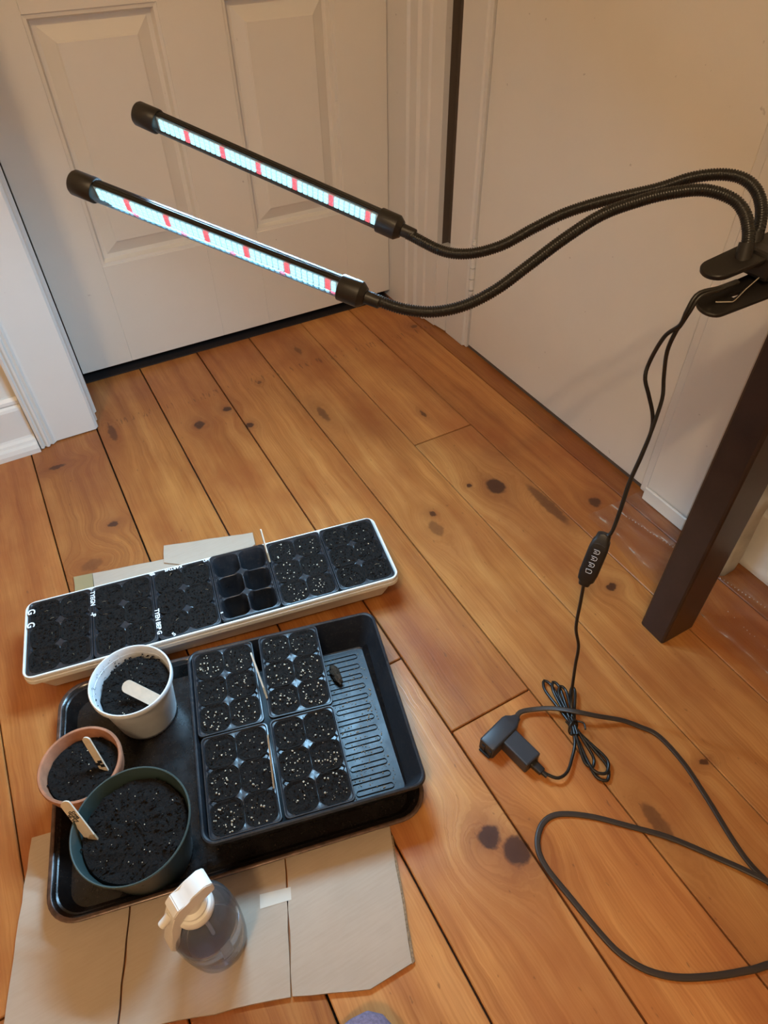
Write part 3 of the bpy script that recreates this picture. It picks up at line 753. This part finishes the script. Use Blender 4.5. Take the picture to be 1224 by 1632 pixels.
# ============================================================ GROW LIGHT
gl = thing('grow_light', 'black two-armed clip-on grow light with lit white and red LED tubes', 'grow light', (.56, .353, .574))
gl_off = Vector((.56, .353, .574))
def rel(p): return Vector(p)-gl_off
def oriented(parent_obj, o, p0, axis, up):
    ax = Vector(axis).normalized(); n = Vector(up); n = (n-ax*n.dot(ax)).normalized(); w = n.cross(ax)
    m = Matrix((ax, w, n)).transposed().to_4x4(); m.translation = Vector(p0); o.matrix_local = m
def lamp_tube(p0, p1, down, hs, he, back):
    """One LED tube from its closed end p0 to the collar end p1. Local X along the tube, local -Z the lit side."""
    p0, p1 = rel(p0), rel(p1); ax = (p1-p0); L = ax.length
    e = empty('light_tube'); e.parent = gl; oriented(gl, e, p0, ax, -Vector(down))
    def ringx(x, r, n=28): return [(x, r*math.cos(2*math.pi*k/n), r*math.sin(2*math.pi*k/n)) for k in range(n)]
    bm = bmesh.new(); add_loft(bm, [ringx(x, r) for x, r in ((-.0135, .0085), (-.0128, .0108), (-.0105, .0122), (.0125, .0124), (.0135, .0118), (.0137, .0100))]); from_bm('end_cap', bm, M['black'], e, auto=40)
    Lc = L-.013
    bm = bmesh.new(); add_loft(bm, [ringx(x, r) for x, r in ((Lc-.0002, .0100), (Lc, .0122), (Lc+.001, .0126), (Lc+.021, .0126), (Lc+.0265, .0085), (Lc+.0270, .0066), (Lc+.041, .0062), (Lc+.042, .0054))]); from_bm('collar', bm, M['black'], e, auto=30)
    # dark aluminium housing: an arc of the tube
    bm = bmesh.new(); n = 18
    arcs = [R(hs+(he-hs)*k/n) for k in range(n+1)]
    rings = []
    for x in (.0136, Lc):
        o_ = [(x, .0106*math.cos(a), .0106*math.sin(a)+.0) for a in arcs]; i_ = [(x, .0086*math.cos(a), .0086*math.sin(a)) for a in reversed(arcs)]
        rings.append(o_+i_)
    add_loft(bm, rings); hs_o = from_bm('housing', bm, M['blackgloss'], e, auto=40)
    bm = bmesh.new()
    for a in (25, 45, 65, 90, 115, 135, 150, 165, 180):
        if hs+8 < a < he-8: add_tube(bm, [Vector((.014, .0107*math.cos(R(a)), .0107*math.sin(R(a)))), Vector((Lc, .0107*math.cos(R(a)), .0107*math.sin(R(a))))], .0004, 5)
    from_bm('cooling_ribs', bm, M['blackgloss'], hs_o)
    box('led_board', (.0137, -.0078, -.0018), (Lc-.0003, .0078, -.0002), M['board'], e)
    bw, br = bmesh.new(), bmesh.new(); nchip = 42; x0 = .019; st = (Lc-.006-x0)/(nchip-1)
    for k in range(nchip):
        for row in (-1, 0, 1):
            red = (k % 7 == 5)
            y = row*.0048
            add_box(br if red else bw, (x0+k*st-.0021, y-.0017, -.0034), (x0+k*st+.0021, y+.0017, -.0019))
    if back:
        box('led_board', (.0137, -.0078, .0002), (Lc-.0003, .0010, .0018), M['board'], e)
        for k in range(nchip):
            red = (k % 9 == 4)
            add_box(br if red else bw, (x0+k*st-.0018, -.0048, .0019), (x0+k*st+.0018, .0030, .0080))
    stuff(from_bm('white_led_chips', bw, M['ledw'], e)); stuff(from_bm('red_led_chips', br, M['ledr'], e))
    bm = bmesh.new(); add_loft(bm, [ringx(.0136, .0103), ringx(Lc+.0005, .0103)], False, False); from_bm('clear_sleeve', bm, M['shell'], e, smooth=True)
    # the light of this tube: a strip under the chips, and a weaker one on the far side
    for (ang, pw, wy) in ((30, LED_POWER, .018), (80, LED_BACK, .014)):
        la = bpy.data.lights.new('led_strip_light', 'AREA'); la.shape = 'RECTANGLE'; la.size = Lc-.02; la.size_y = wy; la.energy = pw; la.color = COOL
        lo = bpy.data.objects.new('led_strip_light', la); COL.objects.link(lo); lo.parent = e
        lo.location = (L/2, .0118*math.sin(R(ang)), -.0118*math.cos(R(ang))); lo.rotation_euler = (R(ang), 0, 0)
    return e
DOWN = (-.38, -.80, -.46)
lamp_tube((.1680, .8340, .6464), (.3471, .6192, .5682), DOWN, 60, 190, False)
lamp_tube((.0762, .7586, .6142), (.2631, .5445, .5470), DOWN, 118, 194, True)
def gooseneck(pts):
    P = smooth_path([rel(p) for p in pts], .0008)
    bm = bmesh.new(); add_tube(bm, P, lambda i: (.0056, .0056, .0046)[i % 3], 12)
    return from_bm('gooseneck', bm, M['blackgloss'], gl, smooth=True)
gooseneck([(.3591, .6030, .5615), (.3796, .5672, .5522), (.4004, .5462, .5527), (.4268, .5298, .5614), (.4552, .5185, .5764), (.4821, .5064, .5898), (.5118, .4887, .6011), (.5512, .4613, .6138), (.5757, .4460, .6235), (.5941, .4307, .6279), (.6060, .4155, .6274), (.6101, .4002, .6217), (.6072, .3860, .6112), (.5990, .3750, .5991), (.5920, .3700, .5880)])
gooseneck([(.2753, .5316, .5437), (.2963, .5078, .5372), (.3199, .4890, .5361), (.3463, .4759, .5414), (.3755, .4680, .5531), (.4065, .4642, .5698), (.4433, .4599, .5899), (.4783, .4533, .6067), (.5099, .4415, .6167), (.5338, .4302, .6223), (.5587, .4147, .6251), (.5749, .3965, .6206), (.5791, .3819, .6123), (.5748, .3684, .6010), (.5670, .3592, .5920)])
# clip: two paddles, pivot, spring wire
def paddle(name, tip, axis, wdir, length, w0, w1, th, hole=None):
    ax = Vector(axis).normalized(); w = Vector(wdir); w = (w-ax*w.dot(ax)).normalized(); n = ax.cross(w)
    bm = bmesh.new(); o = rel(tip)
    out = []
    K = 14
    for k in range(K+1):        # rounded tongue
        a = R(90+180*k/K); out.append((w0+w0*math.cos(a)*.9, w0*math.sin(a)))
    out += [(length, -w1), (length, w1)]
    cx = sum(p[0] for p in out)/len(out)
    rings = []
    for (z, s) in ((-th/2, .96), (-th/2+.001, 1), (th/2-.001, 1), (th/2, .95)):
        rings.append([o+ax*(cx+(x-cx)*s)+w*(y*s)+n*z for x, y in out])
    if hole is None: add_loft(bm, rings)
    else:
        hx0, hr = hole; H = []
        for (x, y) in out:
            a = math.atan2(y, x-hx0); H.append((hx0+hr*math.cos(a), hr*math.sin(a)))
        hb = [o+ax*x+w*y-n*th/2 for x, y in H]; ht = [o+ax*x+w*y+n*th/2 for x, y in H]
        add_loft(bm, [hb]+rings+[ht, hb], False, False)
        bmesh.ops.remove_doubles(bm, verts=bm.verts, dist=1e-6)
    return from_bm(name, bm, M['black'], gl, auto=40)
paddle('clip_upper_jaw', (.5235, .3630, .5738), (.955, -.12, .20), (.12, .99, .0), .115, .0150, .0185, .005)
paddle('clip_lower_jaw', (.5115, .3470, .5500), (.965, -.10, .15), (.12, .98, .16), .120, .0150, .0185, .004, (.040, .0055))
box('clip_body', tuple(rel((.5720, .3330, .5660))), tuple(rel((.6180, .3660, .5900))), M['black'], gl, .004, 2)
for (p, h) in (((.5650, .3580, .5850), .016), ((.5915, .3695, .5860), .014)):
    bm = bmesh.new(); c = rel(p)
    P = [c+Vector((-.004, -.004, -.010)), c+Vector((.0008, .0012, .004)), c+Vector((.002, .0028, .010))]; add_tube(bm, P, lambda i: (.0075, .0072, .0066)[i], 16); from_bm('arm_socket', bm, M['black'], gl, auto=40)
bm = bmesh.new(); c = rel((.5875, .3330, .5745))
for rr, tl in ((.0036, 0), ):
    add_loft(bm, [[c+Vector((r_*math.cos(2*math.pi*k/16), y, r_*math.sin(2*math.pi*k/16))) for k in range(16)] for r_, y in ((.0036, .004), (.0036, -.003), (.0026, -.004), (.0008, -.0036))])
from_bm('pivot_pin', bm, M['chrome'], gl, auto=40)
o_ = rel((.5115, .3470, .5500)); ax_ = Vector((.965, -.10, .15)).normalized(); wv = Vector((.12, .98, .16)); wv = (wv-ax_*wv.dot(ax_)).normalized(); nv = ax_.cross(wv)
tube('spring_wire', [o_+ax_*.0165+wv*-.0005+nv*.0035, o_+ax_*.0260+wv*-.0065+nv*.0040, o_+ax_*.0300+wv*-.0080+nv*.0045, o_+ax_*.0430+wv*-.0045+nv*.0085, o_+ax_*.0580+wv*-.0020+nv*.0140], .0008, M['chrome'], gl, 6, .002)
# cables: two wires down to the remote, then one to the bundle and the USB plug
CA = [(.5400, .3400, .5740), (.5167, .3362, .5765), (.5110, .3370, .5760), (.4965, .3430, .5720), (.4880, .3420, .5590), (.4880, .3440, .5445), (.4880, .3560, .5270), (.4956, .3690, .4917), (.4919, .3660, .4753), (.4954, .3583, .4579), (.4989, .3497, .4389), (.4977, .3441, .4223), (.4887, .3392, .3945), (.4780, .3351, .3671), (.4686, .3285, .3380), (.4589, .3232, .3122), (.4536, .3250, .3045)]
CB = [(.5410, .3390, .5730), (.5177, .3347, .5760), (.5120, .3355, .5750), (.4983, .3410, .5705), (.4900, .3410, .5575), (.4885, .3440, .5440), (.4905, .3480, .5350), (.4930, .3520, .5120), (.5054, .3556, .4782), (.5049, .3493, .4585), (.5000, .3451, .4375), (.4954, .3423, .4212), (.4862, .3384, .3944), (.4757, .3344, .3669), (.4671, .3282, .3389), (.4574, .3225, .3117), (.4520, .3240, .3040)]
tube('wire', [rel(p) for p in CA], .0020, M['cable'], gl, 8, .004); tube('wire', [rel(p) for p in CB], .0020, M['cable'], gl, 8, .004)
rm = empty('inline_remote'); rm.parent = gl
a, b = rel((.4536, .3277, .3068)), rel((.4324, .3186, .2392)); axr = b-a; RL = axr.length
toC = Vector((-.50, -.36, .62)); oriented(gl, rm, a, axr, toC)
bm = bmesh.new()
def rr_yz(x, w, h, r): return [(x, p[0], p[1]) for p in rrect(w, h, r, 4)]
add_loft(bm, [rr_yz(x, w, h, .004) for x, w, h in ((0, .010, .008), (.0015, .015, .010), (.008, .0165, .0115), (.010, .019, .0135), (.020, .0215, .0145), (.052, .0215, .0145), (RL-.009, .019, .0135), (RL-.006, .0145, .011), (RL-.001, .0125, .010), (RL, .009, .007))])
from_bm('remote_case', bm, M['black'], rm, auto=35)
for k in range(4):
    x = .0215+k*.0088
    bt = empty('remote_button'); bt.parent = rm; bt.location = (x, -.001, .0071)
    bm = bmesh.new(); add_loft(bm, [rrect(.0070, .0095, .002, 4, 0, 0, z) for z in (0, .0006)]); from_bm('button_cap', bm, M['black'], bt)
    bm = bmesh.new(); P = [Vector((-.0022, -.0030, .0008)), Vector((-.0022, .0028, .0008)), Vector((-.0010, .0040, .0008)), Vector((.0016, .0036, .0008)), Vector((.0023, .0024, .0008)), Vector((.0023, -.0022, .0008))]
    if k == 3: P = P+[Vector((-.0022, -.0030, .0008))]
    add_tube(bm, P, .00032, 5)
    if k < 3: add_tube(bm, [Vector((0, -.0018, .0008)), Vector((.0002, .0010, .0008))], .0004, 5)
    from_bm('white_icon', bm, M['chalk'], bt)
bm = bmesh.new(); add_tube(bm, [Vector((.0125, -.006, .0072)), Vector((.0108, 0, .0076)), Vector((.0125, .006, .0072))], .0005, 5); from_bm('case_seam', bm, M['grey'], rm)
CC = [(.4324, .3186, .2400), (.4347, .3171, .2060), (.4356, .3128, .1593), (.4419, .3052, .1231), (.4416, .3003, .0861), (.4405, .2924, .0400), (.4330, .2800, .0200), (.4200, .2590, .0140), (.4070, .2390, .0090), (.3918, .2260, .0070), (.3737, .2143, .0080), (.3575, .2132, .0100), (.3477, .2234, .0115), (.3440, .2300, .0120)]
tube('usb_cable', [rel(p) for p in CC], .0021, M['cable'], gl, 8, .004)
# bundled slack: loops of cable pinched by a tie
ctr = Vector((.4186, .2569, .012))
def loop(end, width, z, lift):
    e = Vector((end[0], end[1], z)); ax = (e-ctr); L = ax.length; ax.normalize(); s = Vector((-ax.y, ax.x, 0))
    P = [ctr-ax*.012+s*.002+Vector((0, 0, lift)), ctr+s*.0015+Vector((0, 0, lift)), ctr+ax*L*.40+s*width*.55+Vector((0, 0, lift*.6)), ctr+ax*L*.80+s*width*.95, ctr+ax*L*.98+s*width*.45, ctr+ax*L-s*width*.1, ctr+ax*L*.85-s*width*.7, ctr+ax*L*.42-s*width*.45+Vector((0, 0, lift*.6)), ctr-s*.0015+Vector((0, 0, lift)), ctr-ax*.012-s*.002+Vector((0, 0, lift))]
    for p in P: p.z = max(p.z, .0026)
    return tube('cable_loop', [rel(p) for p in P], .0021, M['cable'], gl, 8, .003)
loop((.4330, .3330), .0075, .006, .002); loop((.4410, .3235), .0065, .010, -.002); loop((.4440, .3120), .0070, .013, .004); loop((.4590, .3040), .0040, .010, 0)
loop((.4105, .1830), .0130, .004, .001); loop((.4140, .1900), .0150, .007, -.003); loop((.4060, .2050), .0085, .006, .004)
bm = bmesh.new(); add_tube(bm, smooth_path([rel(ctr)+Vector((.009*math.cos(q), .004*math.sin(q)+.002*math.cos(q), .009*math.sin(q))) for q in [k*.6 for k in range(12)]]+[rel(ctr)+Vector((.014, -.004, .004)), rel(ctr)+Vector((.010, -.012, .004))], .002), .0013, 6)
from_bm('twist_tie', bm, M['cable'], gl, smooth=True)
usb = empty('usb_plug'); usb.parent = gl; ua, ub = rel((.3440, .2290, .0120)), rel((.3410, .2420, .0125)); oriented(gl, usb, ua, ub-ua, (0, 0, 1))
bm = bmesh.new(); add_loft(bm, [rr_yz(x, w, h, .002) for x, w, h in ((-.008, .005, .005), (-.001, .006, .006), (0, .010, .0075), (.018, .012, .008), (.0185, .011, .007))]); from_bm('plug_grip', bm, M['black'], usb, auto=35)

# ---- charger block and extension cord
ch = thing('usb_charger', 'small black USB charger block plugged into the extension socket', 'charger', (.3360, .2690, .0005), math.atan2(.236-.300, .3415-.3300))
box('charger_body', (-.026, -.013, 0), (.026, .013, .023), M['grey'], ch, .0022, 2)
box('usb_port', (.0258, -.0070, .0080), (.0266, .0070, .0150), M['black'], ch)
ex = thing('extension_cord', 'brown extension cord with charcoal socket end looping over the floor', 'extension cord', (.33, .30, 0))
eo = Vector((.33, .30, 0))
hd = empty('socket_end'); hd.parent = ex
h0, h1 = Vector((.2990, .2885, .0135))-eo, Vector((.3590, .3035, .0135))-eo; oriented(ex, hd, h0, h1-h0, (0, 0, 1))
bm = bmesh.new(); HL = (h1-h0).length
add_loft(bm, [rr_yz(x, w, h, .003) for x, w, h in ((0, .022, .024), (.002, .024, .026), (.044, .024, .026), (.050, .022, .024), (HL-.004, .014, .014), (HL+.002, .010, .010))]); from_bm('socket_block', bm, M['grey'], hd, auto=30)
for y in (-.006, .005): box('socket_slot', (-.0012, y-.003, -.008), (.0004, y+.002, .004), M['black'], hd)
box('socket_face', (-.0035, -.009, -.0115), (-.0002, .009, -.0085), M['black'], hd, .001)
E1 = [(.3590, .3035, .012), (.3715, .3104, .011), (.3909, .3048, .0105), (.4127, .2914, .015), (.4328, .2693, .023), (.4562, .2518, .018), (.4845, .2337, .010), (.5014, .2157, .006), (.5141, .1941, .005), (.5149, .1511, .0045), (.5052, .1012, .0045), (.4934, .0527, .0045), (.4900, .0205, .0045), (.4960, -.0120, .0045), (.5150, -.0330, .0045),
      (.5290, -.0500, .0048), (.5300, -.0720, .005), (.5120, -.0700, .006), (.5010, -.0330, .010), (.4905, -.0040, .0125), (.4800, .0180, .0100), (.4638, .0453, .0060), (.4312, .0917, .0045), (.3958, .1283, .0045), (.3636, .1591, .0045), (.3316, .1797, .0045), (.3078, .1803, .0045), (.2875, .1644, .0045), (.2806, .1405, .0045), (.2844, .1006, .0045), (.2899, .0552, .0045), (.2955, .0320, .0045), (.3086, .0085, .0045), (.3324, -.0125, .0045), (.3677, -.0309, .0045), (.4066, -.0463, .0045), (.4473, -.0608, .0045), (.56, -.12, .0045), (.66, -.25, .0045)]
def flat_cord(name, pts, m, parent):
    P = smooth_path([Vector(p)-eo for p in pts], .005); bm = bmesh.new(); rings = []
    sec = [(.0036*math.cos(q)*(1 if abs(math.cos(q)) > .2 else .9), (.0019 if abs(math.cos(q)) > .25 else .0014)*math.sin(q)) for q in [2*math.pi*k/14 for k in range(14)]]
    for i, p in enumerate(P):
        t = (P[min(i+1, len(P)-1)]-P[max(i-1, 0)]).normalized(); s = t.cross(Vector((0, 0, 1))).normalized(); u = s.cross(t)
        rings.append([p+s*x+u*y-Vector((0, 0, .0024)) for x, y in sec])
    add_loft(bm, rings); return from_bm(name, bm, m, parent, auto=60)
flat_cord('cord', E1, M['extcord'], ex)

# ============================================================ CLEAR FILM AND CLOTH UNDER THE TABLE
random.seed(21)
fm = thing('clear_plastic_sheet', 'clear plastic sheet with stitched seams lying under the dark table', 'plastic sheet', (.76, .35, 0))
bm = bmesh.new(); nx, ny = 26, 60; grid = []
for j in range(ny+1):
    row = []; v = j/ny; y = -.32+.53*v
    xl = -.058+.010*max(0, y-.10)/.1+.003*math.sin(v*23); xr = .088
    for i in range(nx+1):
        u = i/nx; x = xl+(xr-xl)*u
        z = .0016+.0016*noise.noise(Vector((x*40, (y)*28, 2)))+.0012*noise.noise(Vector((x*130, y*90, 5)))
        z += .0022*math.exp(-((u-.08)/.05)**2)+.0012*math.sin(y*160+x*60)*math.exp(-((u-.08)/.05)**2)+.0022*math.exp(-((x-.0373+.177*y)/.003)**2)
        if u > .9: z += (u-.9)*.10*(1+.3*math.sin(y*70))
        row.append(bm.verts.new((x, y, max(z, .0006))))
    grid.append(row)
for j in range(ny):
    for i in range(nx): bm.faces.new((grid[j][i], grid[j][i+1], grid[j+1][i+1], grid[j+1][i]))
from_bm('film', bm, M['film'], fm, smooth=True)
bm = bmesh.new()
for k in range(62):
    y = -.20+k*.0062; x = .0373-.177*y
    lump(bm, (x+random.uniform(-.0006, .0006), y, .0050), random.uniform(.0009, .0016), 1.6)
for k in range(26):
    y = -.22+k*.0064
    if random.random() < .7: lump(bm, (-.022+.02*(k/26)+random.uniform(-.004, .004), y, .0045), random.uniform(.0007, .0014))
stuff(from_bm('seam_glint_beads', bm, clear_shell('milky_glint_bead', (.95, .93, .9), .15, .70, 1.6), fm))  # milky white in the bead colour paints the dotted highlights along the seams
bg = thing('cream_cloth_bag', 'crumpled cream cloth bag on the floor behind the dark table leg', 'bag', (.8230, .3900, .0005))
bm = bmesh.new(); rings = []
for k in range(9):
    z = .165*k/8; w = .048-.004*math.sin(z*20); h = .090
    ring = []
    for p in rrect(w, h, .012, 6):
        a = math.atan2(p[1], p[0]); d = 1+.05*noise.noise(Vector((p[0]*60, p[1]*60, z*14)))+.05*math.sin(a*9+z*30)*(z/.165)
        ring.append((p[0]*d*.92, p[1]*d, z+.004*noise.noise(Vector((p[0]*40, p[1]*40, z)))*(k > 0)))
    rings.append(ring)
add_loft(bm, rings, True, True); from_bm('bag_body', bm, M['bag'], bg, smooth=True)
tube('bag_strap', [(-.026, .030, .145), (-.030, .034, .10), (-.029, .010, .075), (-.030, -.020, .09), (-.027, -.03, .14)], .003, M['bag'], bg, 8, .006)

# ============================================================ PHOTOGRAPHER'S FOOT at the bottom edge
pn = thing('person', 'rounded tip of a foot in a mauve sock at the bottom edge', 'person', (.014, .06, 0))
bm = bmesh.new(); rings = []; n = 24
path = [(.0, .0590, .030, .006, .006), (.0, .0570, .029, .020, .015), (.0, .048, .028, .031, .021), (-.001, .030, .029, .038, .026), (-.003, 0, .033, .043, .031), (-.006, -.05, .040, .041, .038), (-.008, -.09, .048, .037, .046), (-.010, -.125, .062, .035, .052)]
for (x, y, z, a, c) in path: rings.append([(x+a*math.cos(2*math.pi*k/n), y, max(z+c*math.sin(2*math.pi*k/n), .0012)) for k in range(n)])
for (x, y, z, a, c) in ((-.011, -.150, .10, .034, .045), (-.012, -.160, .15, .036, .046), (-.013, -.165, .22, .044, .052), (-.014, -.17, .30, .052, .058)):
    rings.append([(x+a*math.cos(2*math.pi*k/n), y+c*math.sin(2*math.pi*k/n)*-.9, z+.02*math.sin(2*math.pi*k/n)) for k in range(n)])
add_loft(bm, rings); from_bm('sock', bm, M['sock'], pn, smooth=True)
